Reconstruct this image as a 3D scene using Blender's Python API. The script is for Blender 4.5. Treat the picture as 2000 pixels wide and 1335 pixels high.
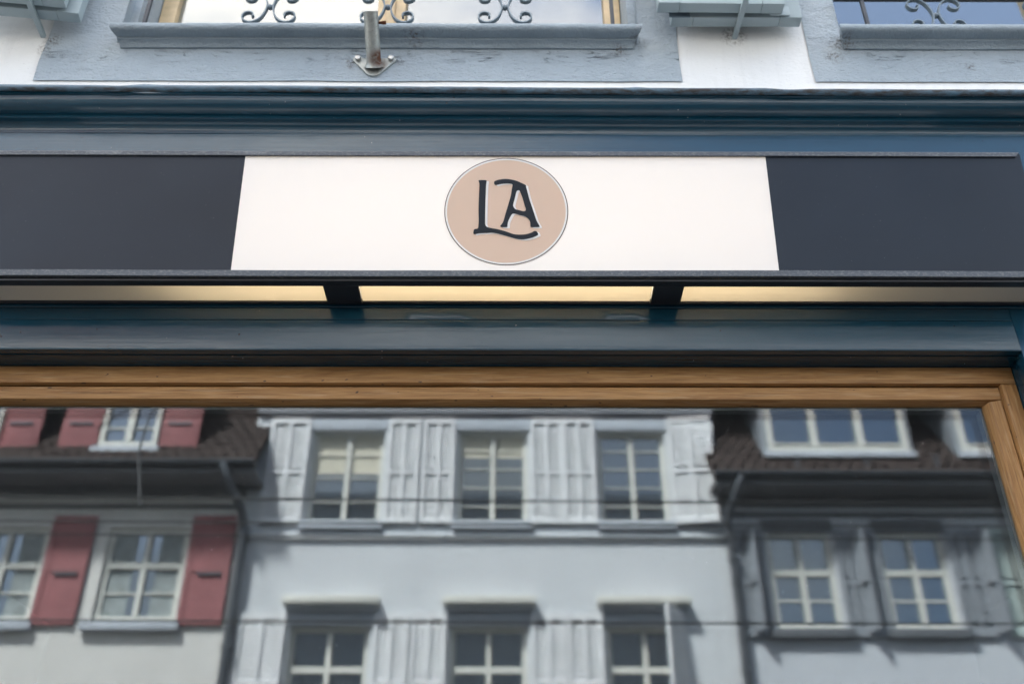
import bpy, bmesh, math, random
from mathutils import Matrix, Vector, noise as mnoise
random.seed(7)
R = math.radians
S = bpy.context.scene
for o in list(bpy.data.objects): bpy.data.objects.remove(o)
C = S.collection

# ------------------------------------------------------------------ camera, sky, sun, exposure
cam_d = bpy.data.cameras.new('camera'); cam = bpy.data.objects.new('camera', cam_d); C.objects.link(cam)
cam_d.sensor_width = 36; cam_d.lens = 35.0; cam_d.clip_start = .05; cam_d.clip_end = 500
cam.matrix_world = Matrix.Translation((0, 0, 1.6)) @ Matrix.Rotation(R(-.12), 4, 'Z') @ Matrix.Rotation(R(122), 4, 'X') @ Matrix.Rotation(R(.02), 4, 'Z')
cam_d.dof.use_dof = True; cam_d.dof.focus_distance = 2.32; cam_d.dof.aperture_fstop = 2.3
S.camera = cam

SUN_EL, SUN_AZ = 53, -38          # sun stands behind the shop, to the left (azimuth from +Y, clockwise positive)
sd = Vector((math.sin(R(SUN_AZ))*math.cos(R(SUN_EL)), math.cos(R(SUN_AZ))*math.cos(R(SUN_EL)), math.sin(R(SUN_EL))))
sun_d = bpy.data.lights.new('sun', 'SUN'); sun = bpy.data.objects.new('sun', sun_d); C.objects.link(sun)
sun_d.energy = 4.8; sun_d.angle = R(6); sun_d.color = (1, .95, .88)
sun.rotation_euler = sd.to_track_quat('Z', 'Y').to_euler(); sun.location = (-6, 14, 22)

world = bpy.data.worlds.new('World'); S.world = world; world.use_nodes = True
wt = world.node_tree; wt.nodes.clear()
def wn(t, **k):
    n = wt.nodes.new(t)
    for a, b in k.items(): setattr(n, a, b)
    return n
sky = wn('ShaderNodeTexSky', sky_type='NISHITA'); sky.sun_disc = False
sky.sun_elevation = R(SUN_EL); sky.sun_rotation = R(SUN_AZ); sky.dust_density = 2.5; sky.air_density = 1.2
bg1 = wn('ShaderNodeBackground'); bg1.inputs[1].default_value = .12
bg2 = wn('ShaderNodeBackground'); bg2.inputs[0].default_value = (1, .97, .93, 1); bg2.inputs[1].default_value = .72
tc = wn('ShaderNodeTexCoord'); mp = wn('ShaderNodeMapping'); mp.inputs['Location'].default_value = (3.2, .2, .7); mp.inputs['Scale'].default_value = (-1, 1, 1.6)
nz = wn('ShaderNodeTexNoise'); nz.inputs['Scale'].default_value = 1.7; nz.inputs['Detail'].default_value = 6; nz.inputs['Roughness'].default_value = .52
rp = wn('ShaderNodeValToRGB'); rp.color_ramp.elements[0].position = .465; rp.color_ramp.elements[0].color = (.04, .04, .04, 1); rp.color_ramp.elements[1].position = .60
ms = wn('ShaderNodeMixShader'); wo = wn('ShaderNodeOutputWorld')
L = wt.links.new
L(tc.outputs['Generated'], mp.inputs[0]); L(mp.outputs[0], nz.inputs[0]); L(nz.outputs[0], rp.inputs[0]); L(rp.outputs[0], ms.inputs[0])
L(sky.outputs[0], bg1.inputs[0]); L(bg1.outputs[0], ms.inputs[1]); L(bg2.outputs[0], ms.inputs[2]); L(ms.outputs[0], wo.inputs[0])

S.view_settings.view_transform = 'Standard'; S.view_settings.look = 'None'; S.view_settings.gamma = 1
S.view_settings.use_curve_mapping = False; S.view_settings.exposure = 2.5
S.render.engine = 'CYCLES'; cy = S.cycles
cy.use_denoising = True; cy.max_bounces = 10; cy.transparent_max_bounces = 24; cy.transmission_bounces = 8
cy.glossy_bounces = 6; cy.diffuse_bounces = 4; cy.caustics_reflective = False; cy.caustics_refractive = False; cy.sample_clamp_indirect = 6

# ------------------------------------------------------------------ materials
class NT:
    def __init__(s, name):
        s.m = bpy.data.materials.new(name); s.m.use_nodes = True; s.t = s.m.node_tree; s.t.nodes.clear()
        s.out = s.t.nodes.new('ShaderNodeOutputMaterial'); s.pos = s.n('ShaderNodeNewGeometry')
    def n(s, t, **k):
        n = s.t.nodes.new(t)
        for a, b in k.items(): setattr(n, a, b)
        return n
    def l(s, a, b): s.t.links.new(a, b)
    def noise(s, scale=(1, 1, 1), sc=1., detail=4, rough=.55, off=(0, 0, 0), dist=0):
        m = s.n('ShaderNodeMapping'); m.inputs['Scale'].default_value = scale; m.inputs['Location'].default_value = off
        s.l(s.pos.outputs['Position'], m.inputs[0])
        x = s.n('ShaderNodeTexNoise'); x.inputs['Scale'].default_value = sc; x.inputs['Detail'].default_value = detail
        x.inputs['Roughness'].default_value = rough; x.inputs['Distortion'].default_value = dist
        s.l(m.outputs[0], x.inputs[0]); return x.outputs[0]
    def ramp(s, v, *stops):
        r = s.n('ShaderNodeValToRGB'); e = r.color_ramp.elements
        while len(e) < len(stops): e.new(.5)
        for q, (p, c) in zip(e, stops):
            q.position = p; q.color = (c, c, c, 1) if isinstance(c, (int, float)) else (*c, 1)
        s.l(v, r.inputs[0]); return r.outputs[0]
    def mix(s, f, a, b, mode='MIX'):
        x = s.n('ShaderNodeMix', data_type='RGBA', blend_type=mode)
        for i, v in ((0, f), (6, a), (7, b)):
            if isinstance(v, (int, float)): x.inputs[i].default_value = v if i == 0 else (v, v, v, 1)
            elif isinstance(v, tuple): x.inputs[i].default_value = (*v, 1)
            else: s.l(v, x.inputs[i])
        return x.outputs[2]
    def math(s, op, a, b=0., c=None):
        x = s.n('ShaderNodeMath', operation=op)
        for i, v in enumerate((a, b) if c is None else (a, b, c)):
            if isinstance(v, (int, float)): x.inputs[i].default_value = v
            else: s.l(v, x.inputs[i])
        return x.outputs[0]
    def bump(s, h, strength=.3, dist=.002, nrm=None):
        b = s.n('ShaderNodeBump'); b.inputs['Strength'].default_value = strength; b.inputs['Distance'].default_value = dist
        s.l(h, b.inputs['Height'])
        if nrm: s.l(nrm, b.inputs['Normal'])
        return b.outputs[0]
    def pr(s, col, rough=.5, spec=.5, metal=0., nrm=None):
        p = s.n('ShaderNodeBsdfPrincipled')
        for k, v in (('Base Color', col), ('Roughness', rough), ('Specular IOR Level', spec), ('Metallic', metal)):
            if isinstance(v, tuple): p.inputs[k].default_value = (*v, 1)
            elif isinstance(v, (int, float)): p.inputs[k].default_value = v
            else: s.l(v, p.inputs[k])
        if nrm: s.l(nrm, p.inputs['Normal'])
        return p.outputs[0]
    def end(s, sh): s.l(sh, s.out.inputs[0]); return s.m
    def near(s, p, r):
        """1 at point p fading to 0 at distance r, broken up by noise"""
        d = s.n('ShaderNodeVectorMath', operation='DISTANCE'); s.l(s.pos.outputs['Position'], d.inputs[0]); d.inputs[1].default_value = p
        return s.math('SUBTRACT', 1., s.math('DIVIDE', d.outputs['Value'], r))

def simple(name, col, rough=.5, spec=.5, metal=0., var=.15, vs=6., bs=0., bsc=200.):
    k = NT(name); n = k.noise(sc=vs, detail=5)
    c = k.mix(k.ramp(n, (.3, 0.), (.7, 1.)), tuple(x*(1-var) for x in col), tuple(min(1, x*(1+var)) for x in col))
    nr = k.bump(k.noise(sc=bsc, detail=3), bs, .002) if bs else None
    return k.end(k.pr(c, rough, spec, metal, nr))

DIRT = [((-1.285, 1.93, 3.80), .035), ((-1.30, 1.93, 3.77), .03), ((.365, 1.90, 3.79), .04), ((.63, 1.93, 3.825), .045), ((.93, 1.92, 3.79), .05),
        ((.90, 1.93, 3.74), .035), ((1.27, 1.93, 3.70), .02), ((-.44, 1.93, 3.71), .03), ((-.31, 1.93, 3.72), .025), ((.30, 1.93, 3.76), .03), ((-.27, 1.9, 3.785), .04)]
def plaster(name, a, b, grain, crack, stain=True):
    k = NT(name)
    big = k.ramp(k.noise(sc=5, detail=5), (.35, 0.), (.7, 1.))
    col = k.mix(big, a, b)
    streak = k.ramp(k.noise((40, 40, 3), 1, 4), (.5, 0.), (.8, .35))
    col = k.mix(streak, col, tuple(x*.82 for x in a))
    speck = k.ramp(k.noise(sc=160, detail=2), (.70, 0.), (.76, .45))
    col = k.mix(speck, col, (.16, .14, .12))
    if stain:
        tot = None
        for p, r in DIRT:
            m = k.near(p, r); tot = m if tot is None else k.math('MAXIMUM', tot, m)
        m = k.math('MULTIPLY', k.ramp(tot, (0., 0.), (.7, 1.)), k.ramp(k.noise(sc=110, detail=5, rough=.7), (.46, 0.), (.62, .9)))
        col = k.mix(m, col, (.085, .06, .042))
    nr = k.bump(k.noise((1, 1, 1.5), 150, 5, .65, dist=.5), min(1, grain), .0045)
    nr = k.bump(k.noise((1, 1, 1.8), 62, 4, .6, dist=.8), min(1, grain*.9), .008, nr)
    nr = k.bump(k.noise((1, 1, 1.6), 17, 3, .6), grain*.7, .012, nr)
    if crack:
        w = k.noise((6, 6, 38), 1, 5, .62, dist=.7)
        line = k.ramp(k.math('ABSOLUTE', k.math('SUBTRACT', w, .5)), (0., 0.), (.017, 1.))
        sep = k.n('ShaderNodeSeparateXYZ'); k.l(k.pos.outputs['Position'], sep.inputs[0])
        band = k.math('SUBTRACT', 1., k.math('MULTIPLY', k.math('ABSOLUTE', k.math('SUBTRACT', sep.outputs[2], 3.738)), 30.))
        gate = k.math('MULTIPLY', k.ramp(band, (.1, 0.), (.5, 1.)), k.ramp(k.noise(sc=11, detail=2), (.50, 0.), (.57, 1.)))
        dark = k.math('MULTIPLY', gate, k.math('SUBTRACT', 1., line))
        col = k.mix(k.math('MULTIPLY', dark, .75), col, (.05, .06, .07))
        nr = k.bump(k.math('SUBTRACT', 1., dark), .8, .004, nr)
    return k.end(k.pr(col, .46, .4, 0., nr))
m_white = plaster('white_plaster', (.82, .82, .80), (.77, .77, .75), .30, False)
m_grey = plaster('grey_painted_plaster', (.41, .475, .525), (.365, .43, .48), .85, True)
m_sill = plaster('grey_painted_sill', (.30, .36, .405), (.235, .285, .32), .6, False)

def blue_paint():
    k = NT('blue_gloss_paint')
    g = k.noise((2.0, 60, 170), 1, 5, .62, dist=.35)
    g2 = k.noise((7, 7, 60), 1, 4, .6)
    col = k.mix(k.ramp(k.noise((3, 10, 10), 1, 4), (.35, 0.), (.7, 1.)), (.004, .034, .058), (.006, .042, .070))
    sp = k.ramp(k.noise(sc=95, detail=2), (.755, 0.), (.775, .8)); col = k.mix(sp, col, (.4, .42, .42))
    sp = k.ramp(k.noise(sc=70, detail=2, off=(3, 1, 2)), (.74, 0.), (.77, .9)); col = k.mix(sp, col, (.012, .014, .018))
    rough = k.ramp(g2, (.3, .12), (.7, .24))
    nr = k.bump(g, .26, .0014); nr = k.bump(g2, .14, .003, nr)
    return k.end(k.pr(col, rough, .60, 0., nr))
m_blue = blue_paint()
def flashing():
    k = NT('blue_metal_flashing')
    d = k.noise((18, 40, 60), 1, 6, .7)
    sep = k.n('ShaderNodeSeparateXYZ'); k.l(k.pos.outputs['Position'], sep.inputs[0])
    low = k.ramp(k.math('SUBTRACT', 3.5375, sep.outputs[2]), (0., 0.), (.009, 1.))
    f = k.math('MULTIPLY', low, k.ramp(d, (.36, 0.), (.60, .95)))
    col = k.mix(f, (.05, .115, .17), (.028, .022, .018))
    nr = k.bump(d, .35, .003)
    return k.end(k.pr(col, k.mix(f, .3, .9), .5, 0., nr))
m_flash = flashing()

def oak(name, vertical=False, dark=1.):
    k = NT(name)
    sc = (70, 70, 5) if vertical else (5, 70, 70)
    fine = (380, 380, 9) if vertical else (9, 380, 380)
    a = k.noise(sc, 1, 6, .62, dist=1.1); b = k.noise(fine, 1, 3, .6)
    col = k.mix(k.ramp(a, (.30, 0.), (.72, 1.)), tuple(x*dark for x in (.27, .13, .044)), tuple(x*dark for x in (.47, .265, .105)))
    pores = k.ramp(b, (.52, 0.), (.70, .55)); col = k.mix(pores, col, (.06, .025, .010))
    pale = k.ramp(k.noise((9, 120, 120) if not vertical else (120, 120, 9), 1, 4), (.54, 0.), (.70, .32)); col = k.mix(pale, col, (.56, .40, .24))
    fl = k.ramp(k.noise((36, 80, 80) if not vertical else (80, 80, 36), 1, 2, .5, off=(2, 5, 1)), (.705, 0.), (.735, .85)); col = k.mix(fl, col, (.018, .014, .022))
    nr = k.bump(b, .6, .0016); nr = k.bump(a, .4, .003, nr)
    return k.end(k.pr(col, .5, .35, 0., nr))
m_oak = oak('oiled_oak'); m_oakv = oak('oiled_oak_upright', True); m_pine = simple('pale_varnished_pine', (.66, .50, .30), .45, .4, 0., .22, 14, .2, 120)

def slate():
    k = NT('slate_vinyl_panel')
    n = k.ramp(k.noise((2, 2, 4), 1, 4), (.3, 0.), (.75, 1.))
    col = k.mix(n, (.005, .011, .021), (.008, .016, .029))
    sp = k.ramp(k.noise(sc=240, detail=1), (.78, 0.), (.80, .35)); col = k.mix(sp, col, (.2, .2, .2))
    r = k.ramp(k.noise(sc=5, detail=5), (.3, .34), (.75, .46))
    return k.end(k.pr(col, r, .30, 0., k.bump(k.noise(sc=500, detail=2), .05, .0005)))
m_slate = slate()
def worn(name, a, wear, amt, rough=.5, metal=0.):
    k = NT(name)
    n = k.noise((130, 260, 260), 1, 6, .7)
    col = k.mix(k.ramp(n, (amt, 0.), (amt+.14, .8)), a, wear)
    return k.end(k.pr(col, rough, .5, metal, k.bump(n, .3, .001)))
m_lip = worn('worn_slate_trim', (.062, .074, .092), (.17, .18, .185), .50)
m_black = worn('black_steel', (.012, .013, .017), (.09, .09, .09), .62, .45)
m_iron = worn('blue_grey_painted_iron', (.13, .175, .21), (.05, .06, .07), .66, .5)
m_rail = worn('dark_iron_rail', (.05, .055, .065), (.1, .08, .06), .62, .6)
m_shut = worn('pale_green_grey_shutter_paint', (.36, .43, .45), (.20, .17, .13), .64, .55)
def galv():
    k = NT('galvanised_steel')
    n = k.noise((1, 1, 1), 60, 5, .65); d = k.noise((160, 160, 18), 1, 4)
    col = k.mix(k.ramp(n, (.3, 0.), (.7, 1.)), (.28, .30, .28), (.44, .45, .42))
    col = k.mix(k.ramp(d, (.55, 0.), (.75, .55)), col, (.18, .15, .11))
    m = k.math('MULTIPLY', k.ramp(k.near((-.362, 1.90, 3.700), .034), (0., 0.), (.55, 1.)), k.ramp(n, (.34, .3), (.5, 1.)))
    col = k.mix(m, col, (.10, .035, .014))
    return k.end(k.pr(col, k.mix(m, .42, .9), .5, k.math('MULTIPLY', k.math('SUBTRACT', 1., m), .45), k.bump(n, .2, .001)))
m_galv = galv()
m_rust = simple('rusty_iron', (.09, .032, .015), .9, .2, 0., .4, 90, .5, 260)
m_bolt = simple('bright_zinc', (.5, .49, .46), .35, .5, .7, .2, 80)

def translucent(name, col, tcol, tf):
    k = NT(name)
    d = k.pr(col, .28, .45)
    t = k.n('ShaderNodeBsdfTranslucent'); t.inputs[0].default_value = (*tcol, 1)
    m = k.n('ShaderNodeMixShader'); m.inputs[0].default_value = tf; k.l(d, m.inputs[1]); k.l(t.outputs[0], m.inputs[2])
    return k.end(m.outputs[0])
m_opal = translucent('opal_acrylic', (.87, .845, .82), (.95, .90, .86), .22)
m_diff = translucent('underside_diffuser', (.80, .77, .73), (1, .93, .80), .55)
m_tan = translucent('tan_vinyl', (.70, .54, .42), (.95, .62, .40), .25)
m_ring = simple('brown_ink', (.06, .03, .032), .5)
m_ink = simple('navy_ink', (.008, .012, .018), .6, .2, 0., .1)
m_inkw = translucent('white_ink', (.86, .85, .83), (1, .95, .9), .3)
m_inside = simple('white_housing_liner', (.8, .8, .78), .6)
def emis(name, col, st):
    k = NT(name); e = k.n('ShaderNodeEmission'); e.inputs[0].default_value = (*col, 1); e.inputs[1].default_value = st
    return k.end(e.outputs[0])
m_tube = emis('lit_lamp_tube', (1, .88, .68), 1.35)

def glass(name, f0, wav=.0, wsc=1.6, dust=.02, tint=(.93, .96, .95), gcol=(1, 1, 1)):
    k = NT(name)
    nr = None
    if wav: nr = k.bump(k.noise(sc=wsc, detail=1), wav, .01)
    dp = k.n('ShaderNodeVectorMath', operation='DOT_PRODUCT'); k.l(k.pos.outputs['Incoming'], dp.inputs[0]); k.l(k.pos.outputs['Normal'], dp.inputs[1])
    c = k.math('ABSOLUTE', dp.outputs['Value'])
    f = k.math('MULTIPLY_ADD', k.math('POWER', k.math('SUBTRACT', 1., c), 5.), 1-f0, f0)
    tr = k.n('ShaderNodeBsdfTransparent'); tr.inputs[0].default_value = (*tint, 1)
    gl = k.n('ShaderNodeBsdfGlossy'); gl.inputs['Roughness'].default_value = 0.; gl.inputs[0].default_value = (*gcol, 1)
    if nr: k.l(nr, gl.inputs['Normal'])
    m = k.n('ShaderNodeMixShader'); k.l(f, m.inputs[0]); k.l(tr.outputs[0], m.inputs[1]); k.l(gl.outputs[0], m.inputs[2])
    sh = m.outputs[0]
    if dust:
        df = k.n('ShaderNodeBsdfDiffuse'); df.inputs[0].default_value = (.5, .5, .5, 1)
        m2 = k.n('ShaderNodeMixShader')
        film = k.ramp(k.noise(sc=9, detail=6, rough=.7), (.3, dust*.5), (.8, dust))
        spk = k.ramp(k.noise(sc=210, detail=1), (.785, 0.), (.80, .5))
        k.l(k.math('MAXIMUM', film, spk), m2.inputs[0]); k.l(sh, m2.inputs[1]); k.l(df.outputs[0], m2.inputs[2]); sh = m2.outputs[0]
    return k.end(sh)
m_glass = glass('display_glass', .046, .004, 1.3, .014, gcol=(.92, .945, 1))
m_glass_in = glass('inner_display_glass', .048, .004, 1.1, 0., gcol=(.80, .865, 1))   # low-emissivity coating mirrors a little blue
m_wglass = glass('upper_window_glass', .155, .02, 2., .02)
def spacer():
    k = NT('perforated_spacer'); sep = k.n('ShaderNodeSeparateXYZ'); k.l(k.pos.outputs['Position'], sep.inputs[0])
    w = k.math('SINE', k.math('MULTIPLY', k.math('ADD', sep.outputs[0], sep.outputs[2]), 1050.))
    return k.end(k.pr(k.mix(k.ramp(w, (.55, 0.), (.75, 1.)), (.035, .04, .045), (.13, .14, .145)), .5, .4, 0.))
m_spacer = spacer()
m_room = simple('dark_shop_interior', (.035, .033, .032), .8)
m_asph = simple('asphalt', (.042, .042, .045), .85, .3, 0., .3, 3, .5, 120)
m_pave = simple('pavement_concrete', (.15, .148, .145), .8, .3, 0., .2, 3, .4, 90)
m_kerb = simple('granite_kerb', (.3, .3, .3), .75, .3, 0., .2, 30, .3, 90)

# houses across the street
def hwall(name, a, b): 
    k = NT(name)
    col = k.mix(k.ramp(k.noise((1, 1, .5), .9, 5), (.3, 0.), (.7, 1.)), a, b)
    st = k.ramp(k.noise((5, 5, .25), 1, 4), (.52, 0.), (.8, .3)); col = k.mix(st, col, tuple(x*.75 for x in a))
    return k.end(k.pr(col, .85, .2, 0., k.bump(k.noise(sc=30, detail=4), .25, .01)))
m_hc = hwall('pale_blue_grey_render', (.58, .595, .62), (.64, .655, .675))
m_hl = hwall('warm_white_render', (.62, .60, .575), (.68, .66, .635))
m_hr = hwall('cool_grey_render', (.50, .52, .56), (.56, .58, .62))
m_trim = simple('blue_grey_stone_trim', (.44, .47, .52), .7, .3, 0., .1, 3)
m_trimd = simple('dark_grey_trim', (.12, .13, .145), .7, .3, 0., .1, 3)
m_cream = simple('cream_window_paint', (.64, .63, .58), .5, .4, 0., .06, 3)
m_shw = simple('white_louvred_shutter', (.72, .72, .735), .55, .4, 0., .08, 3)
m_shr = simple('faded_red_shutter', (.29, .10, .105), .55, .4, 0., .15, 3)
m_shg = simple('grey_blue_shutter', (.25, .27, .30), .6, .4, 0., .1, 3)
m_shv = simple('pale_green_shutter', (.42, .49, .47), .6, .4, 0., .1, 3)
m_pipe = simple('dark_zinc_pipe', (.10, .11, .125), .5, .5, .3, .2, 5)
m_tile = simple('brown_clay_tile', (.042, .030, .027), .85, .25, 0., .45, 9)
m_soff = simple('grey_timber_soffit', (.15, .152, .16), .75, .3, 0., .1, 3)
m_blind = simple('cream_roller_blind', (.62, .58, .48), .8, .2, 0., .05, 3)
m_curt = simple('pale_curtain', (.30, .33, .33), .9, .1, 0., .3, 14)
def farpane():
    k = NT('house_window_glass')
    nr = k.bump(k.noise(sc=1.1, detail=1), .05, .02)
    gl = k.n('ShaderNodeBsdfGlossy'); gl.inputs['Roughness'].default_value = .02; gl.inputs[0].default_value = (.8, .9, 1, 1); k.l(nr, gl.inputs['Normal'])
    m = k.n('ShaderNodeMixShader'); m.inputs[0].default_value = .28; k.l(k.pr((.012, .016, .022), .2, .5), m.inputs[1]); k.l(gl.outputs[0], m.inputs[2])
    return k.end(m.outputs[0])
m_fpane = farpane()
m_wire = simple('black_cable', (.015, .015, .016), .6)
m_pole = simple('green_grey_pole_paint', (.10, .12, .12), .5)
m_door = simple('dark_green_door_paint', (.03, .05, .045), .4)

# ------------------------------------------------------------------ mesh helpers
W = {}
def link(name, me, loc, mat, parent):
    o = bpy.data.objects.new(name, me); C.objects.link(o)
    loc = Vector(loc); W[o] = loc.copy()
    if parent is not None:
        o.parent = parent; o.location = loc - W[parent]
    else: o.location = loc
    if mat and not me.materials: me.materials.append(mat)
    return o
def empty(name, loc, label=None, cat=None, group=None):
    o = bpy.data.objects.new(name, None); C.objects.link(o); o.location = loc; o.empty_display_size = .1; W[o] = Vector(loc)
    if label: tag(o, label, cat, group)
    return o
def tag(o, label=None, cat=None, group=None, kind=None):
    if label: o['label'] = label
    if cat: o['category'] = cat
    if group: o['group'] = group
    if kind: o['kind'] = kind
    return o
def mk(name, vs, fs, mat, parent=None, smooth=0, bevel=0, origin=None):
    """vertices in world coordinates; the origin goes to the centre of the bounding box"""
    if origin is None:
        lo = [min(v[i] for v in vs) for i in range(3)]; hi = [max(v[i] for v in vs) for i in range(3)]
        origin = [(a+b)/2 for a, b in zip(lo, hi)]
    me = bpy.data.meshes.new(name)
    me.from_pydata([(v[0]-origin[0], v[1]-origin[1], v[2]-origin[2]) for v in vs], [], fs); me.update()
    bm = bmesh.new(); bm.from_mesh(me); bmesh.ops.recalc_face_normals(bm, faces=bm.faces)
    if bevel: bmesh.ops.bevel(bm, geom=[e for e in bm.edges if len(e.link_faces) == 2 and e.calc_face_angle(0) > .6], offset=bevel, segments=2, profile=.6, affect='EDGES', clamp_overlap=True)
    bm.to_mesh(me); bm.free()
    if smooth:
        me.shade_smooth(); me.set_sharp_from_angle(angle=R(smooth))
    return link(name, me, origin, mat, parent)
BC = {}
BF = [(0, 1, 3, 2), (4, 6, 7, 5), (0, 4, 5, 1), (2, 3, 7, 6), (0, 2, 6, 4), (1, 5, 7, 3)]
def bx(name, x0, x1, y0, y1, z0, z1, mat, parent=None, bevel=.0):
    key = (round(x1-x0, 4), round(y1-y0, 4), round(z1-z0, 4), mat.name, bevel)
    c = ((x0+x1)/2, (y0+y1)/2, (z0+z1)/2)
    if key in BC: return link(name, BC[key], c, None, parent)
    vs = [(x, y, z) for x in (x0, x1) for y in (y0, y1) for z in (z0, z1)]
    o = mk(name, vs, BF, mat, parent, 40 if bevel else 0, bevel); BC[key] = o.data; return o
def boxes(lst):
    vs, fs = [], []
    for x0, x1, y0, y1, z0, z1 in lst:
        b = len(vs); vs += [(x, y, z) for x in (x0, x1) for y in (y0, y1) for z in (z0, z1)]; fs += [tuple(b+i for i in f) for f in BF]
    return vs, fs
def ext(name, prof, x0, x1, mat, parent=None, seg=1, jit=None, smooth=35, ret=None):
    """profile [(y, z)] swept along x"""
    n = len(prof); vs, fs = [], []
    for i in range(seg+1):
        x = x0+(x1-x0)*i/seg
        for j, (y, z) in enumerate(prof):
            dy, dz = jit(x, j) if jit else (0, 0)
            xx = x if ret is None else min(max(x, x0+ret(y)), x1-ret(y))
            vs.append((xx, y+dy, z+dz))
    for i in range(seg):
        for j in range(n):
            k = (j+1) % n; fs.append((i*n+j, i*n+k, (i+1)*n+k, (i+1)*n+j))
    fs.append(tuple(range(n))); fs.append(tuple(seg*n+j for j in reversed(range(n))))
    return mk(name, vs, fs, mat, parent, smooth)
def tube(name, pts, r, mat, parent=None, n=10, cap=True):
    vs, fs = [], []; P = [Vector(p) for p in pts]
    rr = r if isinstance(r, (list, tuple)) else [r]*len(P)
    prev = None
    for i, p in enumerate(P):
        d = (P[min(i+1, len(P)-1)]-P[max(i-1, 0)]).normalized()
        a = prev if prev is not None else (Vector((0, 0, 1)) if abs(d.z) < .9 else Vector((1, 0, 0)))
        a = (a-d*a.dot(d)).normalized(); prev = a; b = d.cross(a)
        for k in range(n):
            t = 2*math.pi*k/n; vs.append(p+(a*math.cos(t)+b*math.sin(t))*rr[i])
    for i in range(len(P)-1):
        for k in range(n): fs.append((i*n+k, i*n+(k+1) % n, (i+1)*n+(k+1) % n, (i+1)*n+k))
    if cap: fs.append(tuple(range(n))); fs.append(tuple((len(P)-1)*n+k for k in reversed(range(n))))
    return mk(name, vs, fs, mat, parent, 40)
def strip(path, t, y0, y1):
    """flat iron bent in the XZ plane: path [(x, z)], thickness t, from y0 to y1"""
    vs, fs = [], []; n = len(path)
    for i, (x, z) in enumerate(path):
        a = path[max(i-1, 0)]; b = path[min(i+1, n-1)]; dx, dz = b[0]-a[0], b[1]-a[1]; l = math.hypot(dx, dz) or 1
        nx, nz_ = -dz/l*t/2, dx/l*t/2
        vs += [(x+nx, y0, z+nz_), (x+nx, y1, z+nz_), (x-nx, y1, z-nz_), (x-nx, y0, z-nz_)]
    for i in range(n-1):
        for k in range(4): fs.append((i*4+k, i*4+(k+1) % 4, i*4+4+(k+1) % 4, i*4+4+k))
    fs += [(0, 1, 2, 3), tuple((n-1)*4+k for k in (3, 2, 1, 0))]
    return vs, fs
def join(*parts):
    vs, fs = [], []
    for v, f in parts:
        b = len(vs); vs += v; fs += [tuple(b+i for i in q) for q in f]
    return vs, fs
def holed(x0, x1, z0, z1, holes, y, depth):
    """flat wall at y with rectangular holes and their reveals going back to y+depth"""
    xs = sorted({x0, x1, *[h[0] for h in holes], *[h[1] for h in holes]}); zs = sorted({z0, z1, *[h[2] for h in holes], *[h[3] for h in holes]})
    vs, fs = [], []
    def q(*p): b = len(vs); vs.extend(p); fs.append((b, b+1, b+2, b+3))
    for a, b in zip(xs, xs[1:]):
        for c, d in zip(zs, zs[1:]):
            mx, mz = (a+b)/2, (c+d)/2
            if any(h[0] < mx < h[1] and h[2] < mz < h[3] for h in holes): continue
            q((a, y, c), (b, y, c), (b, y, d), (a, y, d))
    for a, b, c, d in holes:
        e = y+depth
        q((a, y, c), (a, e, c), (a, e, d), (a, y, d)); q((b, y, c), (b, y, d), (b, e, d), (b, e, c))
        q((a, y, d), (a, e, d), (b, e, d), (b, y, d)); q((a, y, c), (b, y, c), (b, e, c), (a, e, c))
    return vs, fs
def wob(x, s, a, o=0.): return a*mnoise.noise(Vector((x*s, o, .3)))

# ------------------------------------------------------------------ ground
g = mk('ground', [(-150, -150, -.02), (150, -150, -.02), (150, 150, -.02), (-150, 150, -.02)], [(0, 1, 2, 3)], m_asph); tag(g, kind='structure')
g = mk('road', [(-60, -7.9, 0), (60, -7.9, 0), (60, -.4, 0), (-60, -.4, 0)], [(0, 1, 2, 3)], m_asph); tag(g, kind='structure')
for a, b in ((-.28, 1.9), (-9.9, -8.02)):
    g = bx('pavement', -60, 60, a, b, -.015, .12, m_pave); tag(g, kind='structure')
for a in (-.4, -8.02):
    g = bx('kerb', -60, 60, a, a+.12, -.015, .125, m_kerb, None, .01); tag(g, kind='structure')

# ------------------------------------------------------------------ the shop's building: wall above and around the shopfront
B = empty('shop_building', (0, 2.2, 0), 'white plastered building with grey painted window surrounds above the blue shopfront', 'building')
OP1 = (-1.105, .362, 3.79, 5.45); OP2 = (.93, 2.39, 3.79, 5.45); OP0 = (-3.14, -1.68, 3.79, 5.45)
OPS = [OP0, OP1, OP2]
v, f = holed(-6, 6, 3.56, 12.5, [(a-.012, b+.012, c-.02, d+.012) for a, b, c, d in OPS], 1.93, .20)  # unseen upper storeys made taller so the far panes mirror less sky
mk('wall', v, f, m_white, B)
for a, b in ((-6, -1.46), (1.435, 6)): bx('lower_wall', a, b, 1.965, 2.3, 0, 3.559, m_white, B)
v, f = boxes([(-6, 6, 5.4, 5.6, .12, 12.5), (-6.2, -6, 1.93, 5.6, .12, 12.5), (6, 6.2, 1.93, 5.6, .12, 12.5), (-6.2, 6.2, 1.6, 5.8, 12.5, 12.8)])
mk('body_and_roof', v, f, m_white, B)
v, f = boxes([(-6, 6, 2.16, 5.4, 3.30, 3.40)])
mk('floor_slab', v, f, m_room, B)
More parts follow.
